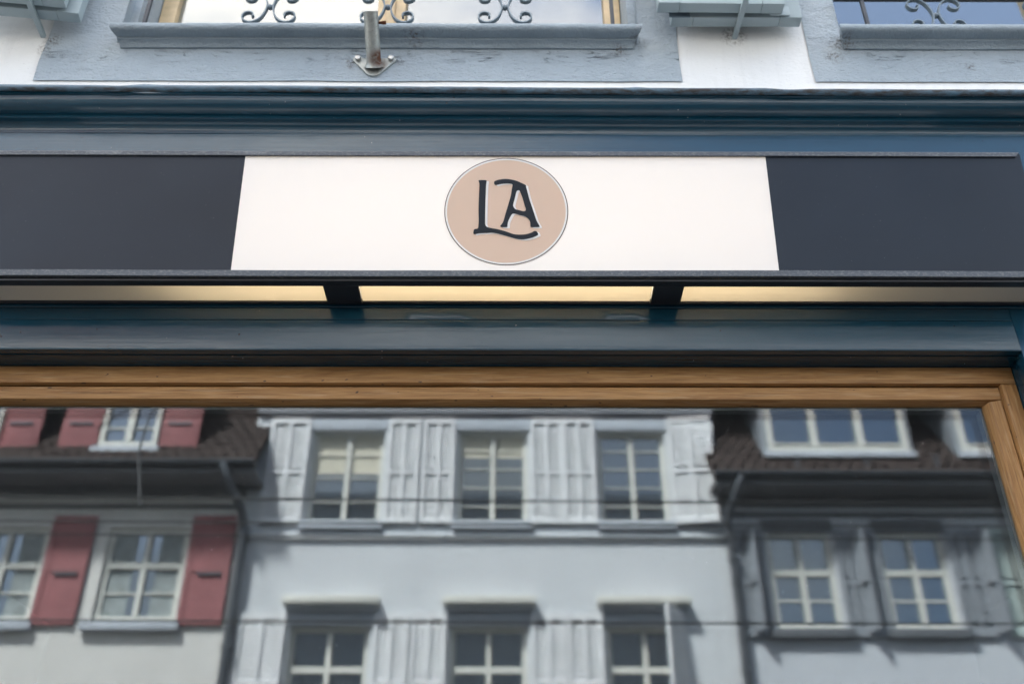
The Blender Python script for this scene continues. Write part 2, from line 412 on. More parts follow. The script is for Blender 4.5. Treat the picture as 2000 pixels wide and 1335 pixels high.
# grey painted surrounds: a coat 3 mm proud of the plaster with a hand-cut edge
def surround(x0, x1, op, seedo):
    z0, z1 = 3.641, 5.7; o = op; Y = 1.9265; n = 60; vs = []; fs = []
    def q(*p): b = len(vs); vs.extend(p); fs.append(tuple(range(b, b+len(p))))
    zz = [z0+(z1-z0)*i/n for i in range(n+1)]
    def lx(z): return x0+wob(z, 9, .004, seedo)+wob(z, 40, .0014, seedo+3)
    def rx(z): return x1+wob(z, 9, .004, seedo+7)+wob(z, 40, .0014, seedo+9)
    def bz(x): return z0+wob(x, 5, .0025, seedo+1)+wob(x, 45, .001, seedo+5)
    for a, b in zip(zz, zz[1:]):
        a2 = a if a > z0 else None
        if a < o[2] < b or b <= o[2] or a >= o[3]: pass
        q((lx(a), Y, a if a > z0 else bz(lx(a))), (o[0], Y, a if a > z0 else bz(o[0])), (o[0], Y, b), (lx(b), Y, b))
        q((o[1], Y, a if a > z0 else bz(o[1])), (rx(a), Y, a if a > z0 else bz(rx(a))), (rx(b), Y, b), (o[1], Y, b))
    xs = [o[0]+(o[1]-o[0])*i/n for i in range(n+1)]
    for a, b in zip(xs, xs[1:]):
        q((a, Y, bz(a)), (b, Y, bz(b)), (b, Y, o[2]), (a, Y, o[2])); q((a, Y, o[3]), (b, Y, o[3]), (b, Y, z1), (a, Y, z1))
    # rebated reveal: a first step for the shutters, then the jamb
    for s, xe in ((1, o[0]), (-1, o[1])):
        for d0, d1, k in ((1.9265, 1.962, 0), (1.962, 2.10, .022)):
            q((xe+s*k, d0, o[2]), (xe+s*k, d1, o[2]), (xe+s*k, d1, o[3]), (xe+s*k, d0, o[3]))
        q((xe, 1.962, o[2]), (xe+s*.022, 1.962, o[2]), (xe+s*.022, 1.962, o[3]), (xe, 1.962, o[3]))
    q((o[0], 1.9265, o[3]-.001), (o[1], 1.9265, o[3]-.001), (o[1], 2.10, o[3]-.001), (o[0], 2.10, o[3]-.001))
    return mk('painted_surround', vs, fs, m_grey, B)
surround(-1.302, .470, OP1, 0); surround(.832, 2.6, OP2, 20); surround(-3.34, -1.66, OP0, 40)
for i, (o, xl, xr) in enumerate(((OP1, -1.108, .362), (OP2, .912, 2.41), (OP0, -3.16, -1.66))):
    wn_ = empty('window', ((o[0]+o[1])/2, 2.1, 3.8)); wn_.parent = B; wn_.location = W[wn_]-W[B]
    wn_['label'] = 'upper window with pale wooden frame'
    # moulded sill: rounded nose, flat underside, small ovolo against the wall
    pr = [(2.135, 3.8280), (1.935, 3.8210), (1.885, 3.8180), (1.876, 3.8140), (1.871, 3.8060), (1.870, 3.7980), (1.873, 3.7910), (1.880, 3.7875), (1.903, 3.7860),
          (1.9035, 3.7805), (1.908, 3.7790), (1.914, 3.7760), (1.918, 3.7715), (1.921, 3.7660), (1.935, 3.7660), (2.135, 3.7660)]
    ext('sill', pr, xl, xr, m_sill, wn_, 90, lambda x, j, o_=i*5.: (wob(x, 7, .0014, o_+j*.15)+wob(x, 30, .0006, o_+j), wob(x, 5, .0014, o_)+wob(x, 26, .0006, o_+j)), 50, lambda y: max(0, min(.020, (y-1.872)*.4)))
    y0, y1 = 2.07, 2.125; xm = -.368 if i == 0 else (o[0]+o[1])/2; a, b = o[0]+.024, o[1]-.024
    for x0, x1, z0, z1 in ((a, a+.05, 3.83, 5.44), (b-.05, b, 3.83, 5.44)): bx('frame', x0, x1, y0, y1, z0, z1, m_pine, wn_, .006)
    bx('frame', a+.052, b-.052, y0, y1, 3.83, 3.88, m_pine, wn_, .006); bx('frame', a+.052, b-.052, y0, y1, 5.38, 5.44, m_pine, wn_, .006)
    bx('mullion', xm-.044, xm+.044, y0-.006, y1, 3.882, 5.378, m_pine, wn_, .008); bx('mullion', xm-.012, xm+.012, y0-.016, y0-.007, 3.882, 5.378, m_pine, wn_, .004)
    bx('pane', a+.052, xm-.046, 2.092, 2.096, 3.882, 5.378, m_wglass, wn_); bx('pane', xm+.046, b-.052, 2.0925, 2.0965, 3.882, 5.378, m_wglass, wn_)
    v, f = boxes([(a-.3, b+.3, 3.4, 3.42, 3.42, 5.9), (a-.3, a-.28, 2.2, 3.4, 3.42, 5.9), (b+.28, b+.3, 2.2, 3.4, 3.42, 5.9), (a-.3, b+.3, 2.2, 3.42, 5.9, 5.92)])
    mk('room_lining', v, f, m_room, wn_)

# wrought-iron window guards: pairs of back-to-back C scrolls riveted at a ball, under a flat rail
HS = [(.0085, 0), (.0105, -.015), (.0145, -.030), (.0215, -.046), (.033, -.059), (.047, -.0655), (.061, -.063), (.0715, -.053), (.0745, -.040), (.0695, -.0285), (.059, -.0235), (.0485, -.0265), (.0435, -.0350), (.0460, -.0420)]
def crom(p, n=4):
    out = []
    for i in range(len(p)-1):
        a, b, c, d = (Vector(p[min(max(i+k, 0), len(p)-1)]) for k in (-1, 0, 1, 2))
        for q in range(n):
            t = q/n; out.append(.5*((2*b)+(c-a)*t+(2*a-5*b+4*c-d)*t*t+(3*b-a-3*c+d)*t**3))
    return out+[Vector(p[-1])]
def scroll(cx, cz, s):
    full = [(x, z) for x, z in reversed(HS)]+[(x, -z) for x, z in HS[1:]]
    return [(cx+s*v.x, cz+v.y) for v in crom(full)]
def guard(o, xs, cz, label, rail_z):
    t = empty('window_guard', ((o[0]+o[1])/2, 1.95, o[2]), label, 'window guard', 'iron guards in front of the upper windows')
    for cx in xs:
        for s in (-1, 1):
            v, f = strip(scroll(cx, cz, s), .0042, 1.895, 1.907); mk('scroll', v, f, m_iron, t, 40)
        b = bmesh.new(); bmesh.ops.create_uvsphere(b, u_segments=14, v_segments=8, radius=.0088); me = bpy.data.meshes.new('rivet_ball'); b.to_mesh(me); b.free(); me.shade_smooth()
        link('rivet_ball', me, (cx, 1.901, cz), m_iron, t)
    bx('rail', o[0]-.001, o[1]+.001, 1.889, 1.913, rail_z, rail_z+.009, m_rail, t, .001)
    for x in [o[0]+.075, o[1]-.075]: bx('upright', x-.005, x+.005, 1.896, 1.906, 3.818, rail_z-.001, m_rail, t, .001)
    return t
guard(OP1, (-.684, -.350, -.016), 3.909, 'grey wrought-iron scroll guard above the sill with the flagpole socket', 3.981)
guard(OP2, (1.205, 1.54, 1.875, 2.21), 3.879, 'grey wrought-iron scroll guard of the window at the right edge', 3.951)

# opened shutters of the upper windows: framed leaves with a louvred field
def leaf(name, hx, hy, w, ang, label, z0=3.829, z1=5.43, th=.034):
    t = empty(name, (hx, hy, z0), label, 'shutter', 'open shutters beside the upper windows')
    ca, sa = math.cos(ang), math.sin(ang)
    def P(u, d, z): return (hx+u*ca-d*sa, hy+u*sa+d*ca, z)
    def pb(nm, u0, u1, d0, d1, a, b, bev=.002, mat=m_shut):
        vs = [P(u, d, z) for u in (u0, u1) for d in (d0, d1) for z in (a, b)]; return mk(nm, vs, BF, mat, t, 40, bev)
    pb('stile', 0, .06, 0, th, z0, z1); pb('stile', w-.06, w, 0, th, z0, z1)
    pb('rail', .0605, w-.0605, .0006, th-.0006, z0, z0+.09); pb('rail', .0605, w-.0605, .0006, th-.0006, z1-.09, z1); pb('rail', .0605, w-.0605, .0006, th-.0006, 4.6, 4.69)
    for a, b in ((z0+.091, 4.599), (4.691, z1-.091)):
        n = int((b-a)/.042)
        for i in range(n):
            zc = a+(i+.5)*(b-a)/n
            vs = [P(u, d, zc+dz) for u in (.061, w-.061) for d, dz in ((.004, -.012), (.008, -.016), (th-.008, .016), (th-.004, .012))]
            mk('slat', vs, [(0, 1, 2, 3), (4, 7, 6, 5), (0, 4, 5, 1), (1, 5, 6, 2), (2, 6, 7, 3), (3, 7, 4, 0)], m_shut, t)
    return t, pb
t, pb = leaf('window_shutter', .448, 1.866, .362, R(.0), 'pale green-grey shutter leaf lying flat on the white wall, behind another')
pb('hinge_strap', -.008, .05, -.003, -.0005, 3.8265, 3.85, .001, m_iron)
t, pb = leaf('window_shutter', .404, 1.8165, .347, R(.6), 'pale green-grey shutter leaf in front, left of the iron stay on the white wall')
pb('hinge_strap', .315, .37, .0345, .038, 3.8265, 3.86, .001, m_shut)
t, pb = leaf('window_shutter', -1.552, 1.817, .358, R(6.5), 'pale green-grey back shutter leaf at the top left corner, ajar')
t, pb = leaf('window_shutter', -1.562, 1.768, .345, R(6.5), 'pale green-grey front shutter leaf at the top left corner, ajar')
for x, lab in ((.632, 'flat iron shutter stay sticking out of the white wall between the windows'), (-1.318, 'flat iron shutter stay at the top left, in front of the ajar shutter')):
    t = empty('shutter_stay', (x, 1.93, 3.838), lab, 'shutter stay', 'iron shutter stays')
    vs = []
    for y, z, w in ((1.945, 3.818, .006), (1.90, 3.819, .007), (1.84, 3.820, .0075), (1.79, 3.821, .0075), (1.766, 3.823, .0075), (1.758, 3.834, .0075), (1.756, 3.89, .0065)):
        d = .005
        vs += [(x-w+(1.93-y)*.05, y, z-d), (x+w+(1.93-y)*.05, y, z-d), (x+w+(1.93-y)*.05, y+(.006 if z > 3.83 else 0), z+d), (x-w+(1.93-y)*.05, y+(.006 if z > 3.83 else 0), z+d)]
    fs = [(i*4+k, i*4+(k+1) % 4, i*4+4+(k+1) % 4, i*4+4+k) for i in range(6) for k in range(4)]+[(0, 1, 2, 3), (27, 26, 25, 24)]
    mk('bar', vs, fs, m_shut, t, 30)
    tube('pivot', [(x-.006, 1.762, 3.862), (x+.024, 1.762, 3.862)], .006, m_rail, t, 8)

# flagpole socket
t = empty('flagpole_socket', (-.374, 1.926, 3.69), 'galvanised steel flagpole socket with rusty foot bolted under the window sill', 'flagpole socket')
pl = []; cx, cz = -.376, 3.700
for (px, pz, r, a0, a1) in ((-.046, .020, .0135, 20, 200), (0, -.018, .026, 205, 335), (.046, .020, .0135, -20, 160)):
    for i in range(9):
        a = R(a0+(a1-a0)*i/8); pl.append((cx+px+r*math.cos(a), cz+pz+r*math.sin(a)))
pl = pl[:9]+pl[9:18]+pl[18:]
n = len(pl); vs = [(x, 1.9265, z) for x, z in pl]+[(x, 1.9205, z) for x, z in pl]
mk('wall_plate', vs, [tuple(range(n)), tuple(reversed(range(n, 2*n)))]+[(i, (i+1) % n, n+(i+1) % n, n+i) for i in range(n)], m_galv, t, 30, .0012)
ax = Vector((-.02, -.80, .60)).normalized(); p0 = Vector((-.375, 1.922, 3.691)); ln = .145
pts, rr = [], []
for k, r in ((0, .0275), (.006, .024), (.012, .0205), (.02, .0197), (ln-.002, .0197), (ln-.0018, .0212), (ln, .0212), (ln, .0178), (.05, .0178)): pts.append(p0+ax*k); rr.append(r)
a = Vector((1, 0, 0)); a = (a-ax*a.dot(ax)).normalized(); b = ax.cross(a); vs = []; m = 28
for p, r in zip(pts, rr): vs += [p+(a*math.cos(2*math.pi*k/m)+b*math.sin(2*math.pi*k/m))*r for k in range(m)]
fs = [(i*m+k, i*m+(k+1) % m, (i+1)*m+(k+1) % m, (i+1)*m+k) for i in range(len(pts)-1) for k in range(m)]+[tuple((len(pts)-1)*m+k for k in range(m))]
mk('tube', vs, fs, m_galv, t, 40)
for s in (-1, 1):
    c = (cx+s*.046, 1.918, cz+.020)
    vs = [(c[0]+.0085*math.cos(R(60*k+12)), y, c[2]+.0085*math.sin(R(60*k+12))) for y in (1.9204, 1.9125) for k in range(6)]
    mk('bolt', vs, [tuple(range(6)), tuple(range(11, 5, -1))]+[(k, (k+1) % 6, 6+(k+1) % 6, 6+k) for k in range(6)], m_bolt, t, 30, .001)
q = p0+ax*.115
tube('locking_screw', [q+Vector((.018, 0, 0)), q+Vector((.025, 0, .001)), q+Vector((.032, 0, .0005)), q+Vector((.040, 0, .002))], [.0035, .004, .0055, .005], m_rust, t, 7)

# ------------------------------------------------------------------ blue timber shopfront
SF = empty('shopfront', (0, 1.95, 0), 'blue painted timber shopfront with moulded cornice and plain fascia boards', 'shopfront')
X0, X1 = -1.60, 1.60
def arc(c, r, a0, a1, n): return [(c[0]+r*math.cos(R(a0+(a1-a0)*i/n)), c[1]+r*math.sin(R(a0+(a1-a0)*i/n))) for i in range(n+1)]
cor = [(1.966, 3.545), (1.856, 3.535), (1.856, 3.5195), (1.8615, 3.5185)]
cor += arc((1.895, 3.5185), .0335, 180, 262, 9)          # big ovolo
cor += [(1.8925, 3.4845), (1.8985, 3.4845), (1.8985, 3.4745), (1.9015, 3.4735)]
cor += [(1.904+.0215*math.sin(R(a)), 3.473-.022*(1-math.cos(R(a)))) for a in (0, 18, 36, 54, 72, 90)]
cor += [(1.9262, 3.4465), (1.966, 3.4465)]
ext('cornice', cor, X0, X1, m_blue, SF, 120, lambda x, j: (wob(x, 2, .0012, 1), wob(x, 1.4, .0016, 2)-.0025-.0030*x+wob(x, 18, .0004, j*.4)), 38)
fl = [(1.985, 3.580), (1.93, 3.572), (1.862, 3.5475), (1.853, 3.5455), (1.8465, 3.5410), (1.8445, 3.5345), (1.8465, 3.5280), (1.851, 3.5240), (1.8545, 3.5245), (1.8545, 3.5365), (1.93, 3.566), (1.985, 3.574)]
def dent(x, j):
    d = 0
    for c, w, h in ((-.95, .035, .006), (-1.02, .03, -.003), (.72, .05, -.006), (.66, .03, .003), (-.22, .02, -.003), (.33, .02, .004)): d += h*math.exp(-((x-c)/w)**2)
    return (wob(x, 4, .0012, 5)+d*.4, wob(x, 2.2, .0022, 6)+(d if j in (2, 3, 4) else d*.6 if j in (5, 6, 7) else 0)-.0055-.0050*x+wob(x, 22, .0006, j))
ext('flashing', fl, X0-.02, X1+.02, m_flash, SF, 220, dent, 60)
ext('fascia_board', [(1.9625, 3.4460), (1.9262, 3.4460), (1.9262, 2.9000), (1.9275, 2.8985), (1.9625, 2.8985)], X0+.02, 1.44, m_blue, SF, 30, lambda x, j: (wob(x, 2, .0008, 3), 0))
ext('fascia_board', [(1.9625, 2.8970), (1.9285, 2.8970), (1.9268, 2.8955), (1.9268, 2.8660), (1.928, 2.8645), (1.9625, 2.8645)], X0+.02, 1.1615, m_blue, SF, 60, lambda x, j: (wob(x, 2, .0008, 3), wob(x, 8, .0004, j)))
ext('fascia_board', [(1.9625, 2.8635), (1.9285, 2.8635), (1.9262, 2.8620), (1.9255, 2.786), (1.9270, 2.7825), (1.9445, 2.7815), (1.9445, 2.7865), (1.9490, 2.7885), (1.9520, 2.7860), (1.9520, 2.7825), (1.9625, 2.7825)], X0+.02, 1.1615, m_blue, SF, 60, lambda x, j: (wob(x, 2, .0008, 3), wob(x, 3, .0007, 9)))
bx('soffit', -1.30, 1.1695, 1.9635, 2.034, 2.7832, 2.806, m_blue, SF)
bx('backing_board', X0+.02, 1.43, 1.9635, 1.9640+.0008, 2.81, 3.446, m_blue, SF)
for x0, x1, jx in ((1.1625, 1.44, 1.1625), (-1.56, -1.29, -1.312)):
    bx('pilaster', x0, x1, 1.9272, 1.9628, .10, 2.8980 if x0 > 0 else 2.7815, m_blue, SF, .003)
bx('jamb', 1.1700, 1.192, 1.9635, 2.09, .42, 2.7828, m_blue, SF, .001); bx('jamb', -1.312, -1.290, 1.9635, 2.09, .42, 2.7828, m_blue, SF, .001)
bx('stall_riser', -1.289, 1.1615, 1.95, 2.08, .10, .52, m_blue, SF, .003)
for i in range(3):
    a = -1.25+i*.815; bx('riser_panel', a, a+.74, 1.940, 1.9495, .18, .46, m_blue, SF, .006)
bx('bottom_sill', -1.289, 1.1615, 1.915, 2.085, .5205, .56, m_blue, SF, .006)

# ------------------------------------------------------------------ oak display window
DW = empty('display_window', (0, 2.02, .56), 'wide oak-framed display window reflecting the houses across the street', 'display window')
bx('frame_rail', -1.2890, 1.1690, 2.0000, 2.075, 2.7385, 2.7820, m_oak, DW, .0025)
bx('frame_stile', 1.1330, 1.1690, 1.9990, 2.075, .605, 2.7375, m_oakv, DW, .003); bx('frame_stile', -1.2890, -1.2480, 1.9990, 2.075, .605, 2.7375, m_oakv, DW, .003)
bx('frame_rail', -1.2890, 1.1690, 2.0000, 2.075, .562, .604, m_oak, DW, .0025)
sp = [(2.070, 2.7345), (2.0135, 2.7345), (2.0115, 2.7325), (2.0115, 2.7045), (2.0125, 2.7025), (2.0310, 2.6960), (2.0340, 2.6960), (2.070, 2.6960)]
ext('sash_rail', sp, -1.2460, 1.1312, m_oak, DW, 1, None, 30)
sp2 = [(y, 3.305-z) for y, z in sp]; ext('sash_rail', sp2, -1.2460, 1.1312, m_oak, DW, 1, None, 30)
for s, xo, xi in ((1, 1.1305, 1.1005), (-1, -1.2455, -1.2025)):
    pr = [(xo, 2.07), (xo, 2.0125), (xo-s*.002, 2.0105), (xi+s*.002, 2.0105), (xi, 2.0125), (xi-s*.0065, 2.031), (xi-s*.0065, 2.034), (xi-s*.0065, 2.07)]
    if s < 0: pr = [(xo, 2.07), (xo, 2.0125), (xo+.002, 2.0105), (xi-.002, 2.0105), (xi, 2.0125), (xi+.0185, 2.031), (xi+.0185, 2.034), (xi+.0185, 2.07)]
    n = len(pr); vs = []
    for lev, (za, zb) in enumerate(((.6095, .6095), (2.6955, 2.6955))):
        for j, (x, y) in enumerate(pr): vs.append((x, y, za))
    # chamfered top inner corner
    for j in range(n):
        if j in (0, 1, 2): vs[n+j] = (vs[n+j][0], vs[n+j][1], 2.7005)
        elif j in (3, 4): vs[n+j] = (vs[n+j][0], vs[n+j][1], 2.6955)
    mk('sash_stile', vs, [tuple(range(n)), tuple(reversed(range(n, 2*n)))]+[(i, (i+1) % n, n+(i+1) % n, n+i) for i in range(n)], m_oakv, DW, 30)
GX0, GX1, GZ0, GZ1 = -1.1905, 1.1000, .604, 2.7020
bx('pane', GX0, GX1, 2.0345, 2.0385, GZ0, GZ1, m_glass, DW)
bm_y = 2.0625
o = bx('pane', GX0, GX1, bm_y, bm_y+.004, GZ0, GZ1, m_glass_in, DW); o.rotation_euler = (R(.06), 0, R(.05))
sv = []
for a, b, c, d in ((GX0, GX1, GZ1-.0135, GZ1), (GX0, GX1, GZ0, GZ0+.0135), (GX0, GX0+.0125, GZ0+.014, GZ1-.014), (GX1-.0125, GX1, GZ0+.014, GZ1-.014)): bx('spacer', a, b, 2.0395, 2.0600, c, d, m_spacer, DW)
# the shop room behind
v, f = boxes([(-2.4, 2.4, 5.2, 5.25, .12, 3.1), (-2.45, -2.4, 2.1, 5.25, .12, 3.1), (2.4, 2.45, 2.1, 5.25, .12, 3.1), (-2.45, 2.45, 2.1, 5.25, 3.1, 3.15), (-2.45, 2.45, 2.1, 5.25, .10, .12)])
mk('shop_room', v, f, m_room, B)

# ------------------------------------------------------------------ lit sign box
T = R(8.4); ct, st = math.cos(T), math.sin(T)
SG = empty('sign_box', (-.012, 1.92, 2.91), 'long lit sign box with white centre panel, dark ends and round tan emblem', 'sign')
def F(x, s, o): return (x, 1.815-s*st-o*ct, 2.920+s*ct-o*st)
def fb(name, x0, x1, s0, s1, o0, o1, mat, parent=SG, bevel=0):
    return mk(name, [F(x, s, o) for x in (x0, x1) for s in (s0, s1) for o in (o0, o1)], BF, mat, parent, 40 if bevel else 0, bevel)
SX0, SX1 = -1.235, 1.2105
pw = fb('white_panel', -.6285, .6050, 0, .318, -.004, 0, m_opal); pw['label'] = 'backlit white centre panel'
fb('dark_panel', SX0, -.6288, 0, .318, -.0042, .0003, m_slate); fb('dark_panel', .6053, SX1, 0, .318, -.0042, .0003, m_slate)
# trim angles along the upper and lower edge
def trim(name, prof, x0, x1, mat, seg=100, a=.0006, mitre=0):
    vs, fs = [], []; n = len(prof)
    for i in range(seg+1):
        x = x0+(x1-x0)*i/seg
        for j, (s, o) in enumerate(prof):
            xx = x
            if mitre and i == seg: xx = x-(.318-s)*mitre
            vs.append(F(xx, s+wob(x, 1.3, .0012, 3)*a/.0006+wob(x, 14, .0003, j), o+wob(x, 3, a, 8)))
    for i in range(seg):
        for j in range(n):
            k = (j+1) % n; fs.append((i*n+j, i*n+k, (i+1)*n+k, (i+1)*n+j))
    fs += [tuple(range(n)), tuple(seg*n+j for j in reversed(range(n)))]
    return mk(name, vs, fs, mat, SG, 30)
trim('top_trim', [(.3185, -.03), (.3185, .0045), (.3175, .0052), (.3070, .0052), (.3066, .0045), (.3066, .0010), (.3160, .0008), (.3160, -.03)], SX0, 1.2065, m_lip, 100, .0006, .75)
trim('bottom_trim', [(.0010, .0010), (.0010, .0042), (.0004, .0052), (-.0135, .0052), (-.0142, .0044), (-.0150, -.026), (-.0125, -.026), (-.0118, .0005)], SX0, SX1+.02, m_lip, 100, .0012)
bx('soffit_rail_and_shade', SX0, SX1, 1.8205, 1.8420, 2.8985, 2.9045, m_black, SG, .0008)
bx('soffit_rail_and_shade', SX0, SX1, 1.9165, 1.9235, 2.9045, 2.9160, m_black, SG, .0008)  # rear black strip stands in for the shadow gap behind the sign
for a, b in ((-.424, -.344), (.325, .394)): bx('support_bracket', a, b, 1.8425, 1.9160, 2.8990, 2.9075, m_black, SG, .0015)
bx('support_bracket', 1.199, 1.2105, 1.8425, 1.9160, 2.8990, 2.9075, m_black, SG, .0015); bx('support_bracket', SX0, SX0+.012, 1.8425, 1.9160, 2.8990, 2.9075, m_black, SG, .0015)
for a, b in ((SX0+.0122, -.4245), (-.3435, .3245), (.3945, 1.1985)): bx('underside_diffuser', a, b, 1.8425, 1.9160, 2.9095, 2.9125, m_diff, SG)
v, f = boxes([(SX0, SX1, 1.9160, 1.9240, 2.9165, 3.2300), (SX0, SX1, 1.7760, 1.9155, 3.2265, 3.2300)]); mk('housing', v, f, m_inside, SG)
for xe in (SX0, SX1-.003):
    vs = [(x, *p) for x in (xe, xe+.003) for p in ((1.9155, 2.912), (1.8200, 2.912), F(0, .0, -.006)[1:], F(0, .3, -.006)[1:], (1.9155, 3.226))]
    mk('end_cap', vs, [(0, 1, 2, 3, 4), (9, 8, 7, 6, 5)]+[(i, (i+1) % 5, 5+(i+1) % 5, 5+i) for i in range(5)], m_black, SG)
for z in (2.985, 3.085, 3.175): tube('lamp_tube', [(-.78, 1.898, z), (.76, 1.898, z)], .008, m_tube, SG, 10)
# emblem: rings, disc and the hand-drawn letters L and A with a white drop shadow
EX, ES = -.0095, .1594
def disc(name, r0, r1, o, mat, parent):
    n = 96; vs, fs = [], []
    for z in (o-.0006, o):
        for r in (r1, r0):
            if r > 0: vs += [F(EX+r*math.cos(2*math.pi*k/n), ES+r*math.sin(2*math.pi*k/n), z) for k in range(n)]
    if r0 > 0:
        for k in range(n):
            j = (k+1) % n; fs += [(k, j, n+j, n+k), (2*n+k, 3*n+k, 3*n+j, 2*n+j), (k, 2*n+k, 2*n+j, j), (n+k, n+j, 3*n+j, 3*n+k)]
    else:
        fs = [tuple(range(n)), tuple(reversed(range(n, 2*n)))]+[(k, (k+1) % n, n+(k+1) % n, n+k) for k in range(n)]
    return mk(name, vs, fs, mat, parent)
EM = disc('emblem', 0, .1371, .0008, m_tan, SG); EM['label'] = 'round tan emblem with the letters LA'
disc('outline_ring', .1413, .1432, .0008, m_ring, EM); disc('white_ring', .1372, .1412, .0008, m_inkw, EM)
Lp = [(675,330),(680,318),(745,318),(752,330),(748,360),(745,450),(743,560),(742,700),(746,750),(765,768),(800,778),(870,790),(950,812),(1020,835),(1080,840),(1140,835),(1190,820),(1215,806),(1236,808),(1252,830),(1245,845),(1190,868),(1120,882),(1060,880),(1000,866),(900,838),(820,822),(760,824),(690,827),(645,836),(632,828),(634,800),(645,788),(668,784),(678,768),(681,700),(678,600),(680,450),(682,355)]
Ap = [(826,345),(832,328),(870,314),(930,306),(985,310),(1040,322),(1085,340),(1136,365),(1140,385),(1150,420),(1170,500),(1190,560),(1220,650),(1240,710),(1265,755),(1260,767),(1188,768),(1180,752),(1176,715),(1160,690),(1130,668),(1080,656),(1050,646),(1020,640),(1000,648),(978,685),(963,720),(958,752),(953,768),(900,767),(890,758),(905,738),(920,710),(940,640),(970,540),(990,470),(1000,405),(1006,378),(1003,356),(960,350),(915,352),(875,358),(845,366),(832,360)]
Ah = [(1060,416),(1075,418),(1085,440),(1105,490),(1125,560),(1137,600),(1130,615),(1110,618),(1070,608),(1035,598),(1018,578),(1013,555),(1030,490),(1045,430)]
def smooth_loop(p):
    n = len(p); out = []
    for i in range(n):
        a, b, c, d = (Vector(p[(i+k-1) % n]) for k in range(4))
        for t in (0, .33, .67):
            out.append(.5*((2*b)+(c-a)*t+(2*a-5*b+4*c-d)*t*t+(3*b-a-3*c+d)*t**3))
    return out
def glyph(name, loops, o, mat, off=(0, 0), th=.0006):
    bm = bmesh.new(); ed = []
    for lp in loops:
        vv = []
        for p in smooth_loop(lp):
            vv.append(bm.verts.new(((p.x+off[0]-947)/601*.1432, -(p.y+off[1]-607)/512*.1432, 0)))
        ed += [bm.edges.new((vv[i], vv[(i+1) % len(vv)])) for i in range(len(vv))]
    bmesh.ops.triangle_fill(bm, edges=ed, use_beauty=True)
    ext_ = bmesh.ops.extrude_face_region(bm, geom=bm.faces[:])
    for q in [g_ for g_ in ext_['geom'] if isinstance(g_, bmesh.types.BMVert)]: q.co.z = th
    bmesh.ops.recalc_face_normals(bm, faces=bm.faces)
    vs = [F(EX+v_.co.x, ES+v_.co.y, o+v_.co.z) for v_ in bm.verts]; bm.verts.index_update(); fs = [tuple(v_.index for v_ in f_.verts) for f_ in bm.faces]; bm.free()
    return mk(name, vs, fs, mat, EM)
glyph('letter_shadow', [Lp], .0009, m_inkw, (23, 9)); glyph('letter_shadow', [Ap, Ah], .0009, m_inkw, (23, 9))
glyph('letter_l', [Lp], .0016, m_ink); glyph('letter_a', [Ap, Ah], .0016, m_ink)

# ------------------------------------------------------------------ houses across the street (seen in the glass)
HY = -10.0
def hb(name, x0, x1, z0, z1, o0, o1, mat, parent, bevel=0): return bx(name, x0, x1, HY+o0, HY+o1, z0, z1, mat, parent, bevel)
SHC = {}
def hshutter(house, hx, z0, w, h, ang, mat, style, out=.02):
    """leaf hinged at hx; ang 0 = flat on the wall towards +x, 180 = towards -x"""
    key = (w, h, mat.name, style)
    if key not in SHC:
        th = .045; L_ = []; S_ = []
        if style == 'louvre':
            L_ = [(0, .06, 0, th, 0, h), (w-.06, w, 0, th, 0, h), (w/2-.03, w/2+.03, 0, th, .06, h-.06)]
            L_ += [(.06, w-.06, .001, th-.001, a, b) for a, b in ((0, .09), (h*.46, h*.46+.07), (h-.09, h))]
            for u0, u1 in ((.06, w/2-.03), (w/2+.03, w-.06)):
                n = int(h/.070)
                for i in range(n):
                    z = .095+i*.070
                    if z+.05 > h-.09 or h*.46-.04 < z < h*.46+.07: continue
                    S_.append((u0, u1, z))
        else:
            L_ = [(0, w, 0, th*.7, 0, h), (0, w, th*.7, th, 0, .10), (0, w, th*.7, th, h-.10, h), (0, .08, th*.7, th, .10, h-.10), (w-.08, w, th*.7, th, .10, h-.10), (.08, w-.08, th*.7, th, h*.47, h*.47+.09)]
        me = bpy.data.meshes.new('shutter'); v, f = boxes(L_); me.from_pydata(v, [], f); me.materials.append(mat)
        me2 = None
        if S_:
            me2 = bpy.data.meshes.new('louvres'); v, f = [], []
            for u0, u1, z in S_:
                b = len(v); v += [(u0, .000, z+.050), (u1, .000, z+.050), (u1, .022, z), (u0, .022, z), (u0, .004, z+.056), (u1, .004, z+.056), (u1, .027, z+.004), (u0, .027, z+.004)]
                f += [tuple(b+i for i in q) for q in ((0, 1, 2, 3), (4, 7, 6, 5), (0, 4, 5, 1), (3, 2, 6, 7))]
            me2.from_pydata(v, [], f); me2.materials.append(mat)
        me3 = bpy.data.meshes.new('latch'); v, f = boxes([(w*.3, w*.85, th, th+.02, h*.44, h*.46)]); me3.from_pydata(v, [], f); me3.materials.append(m_pipe)
        SHC[key] = (me, me2, me3)
    me, me2, me3 = SHC[key]
    o = link('shutter', me, (hx, HY+out, z0), None, house); o.rotation_euler.z = R(ang) if ang < 90 or ang > 270 else R(ang)
    if ang == 180: o.scale.y = -1
    if me2: k = bpy.data.objects.new('louvres', me2); C.objects.link(k); k.parent = o; k['kind'] = 'stuff'
    else: k = bpy.data.objects.new('latch', me3); C.objects.link(k); k.parent = o
    return o
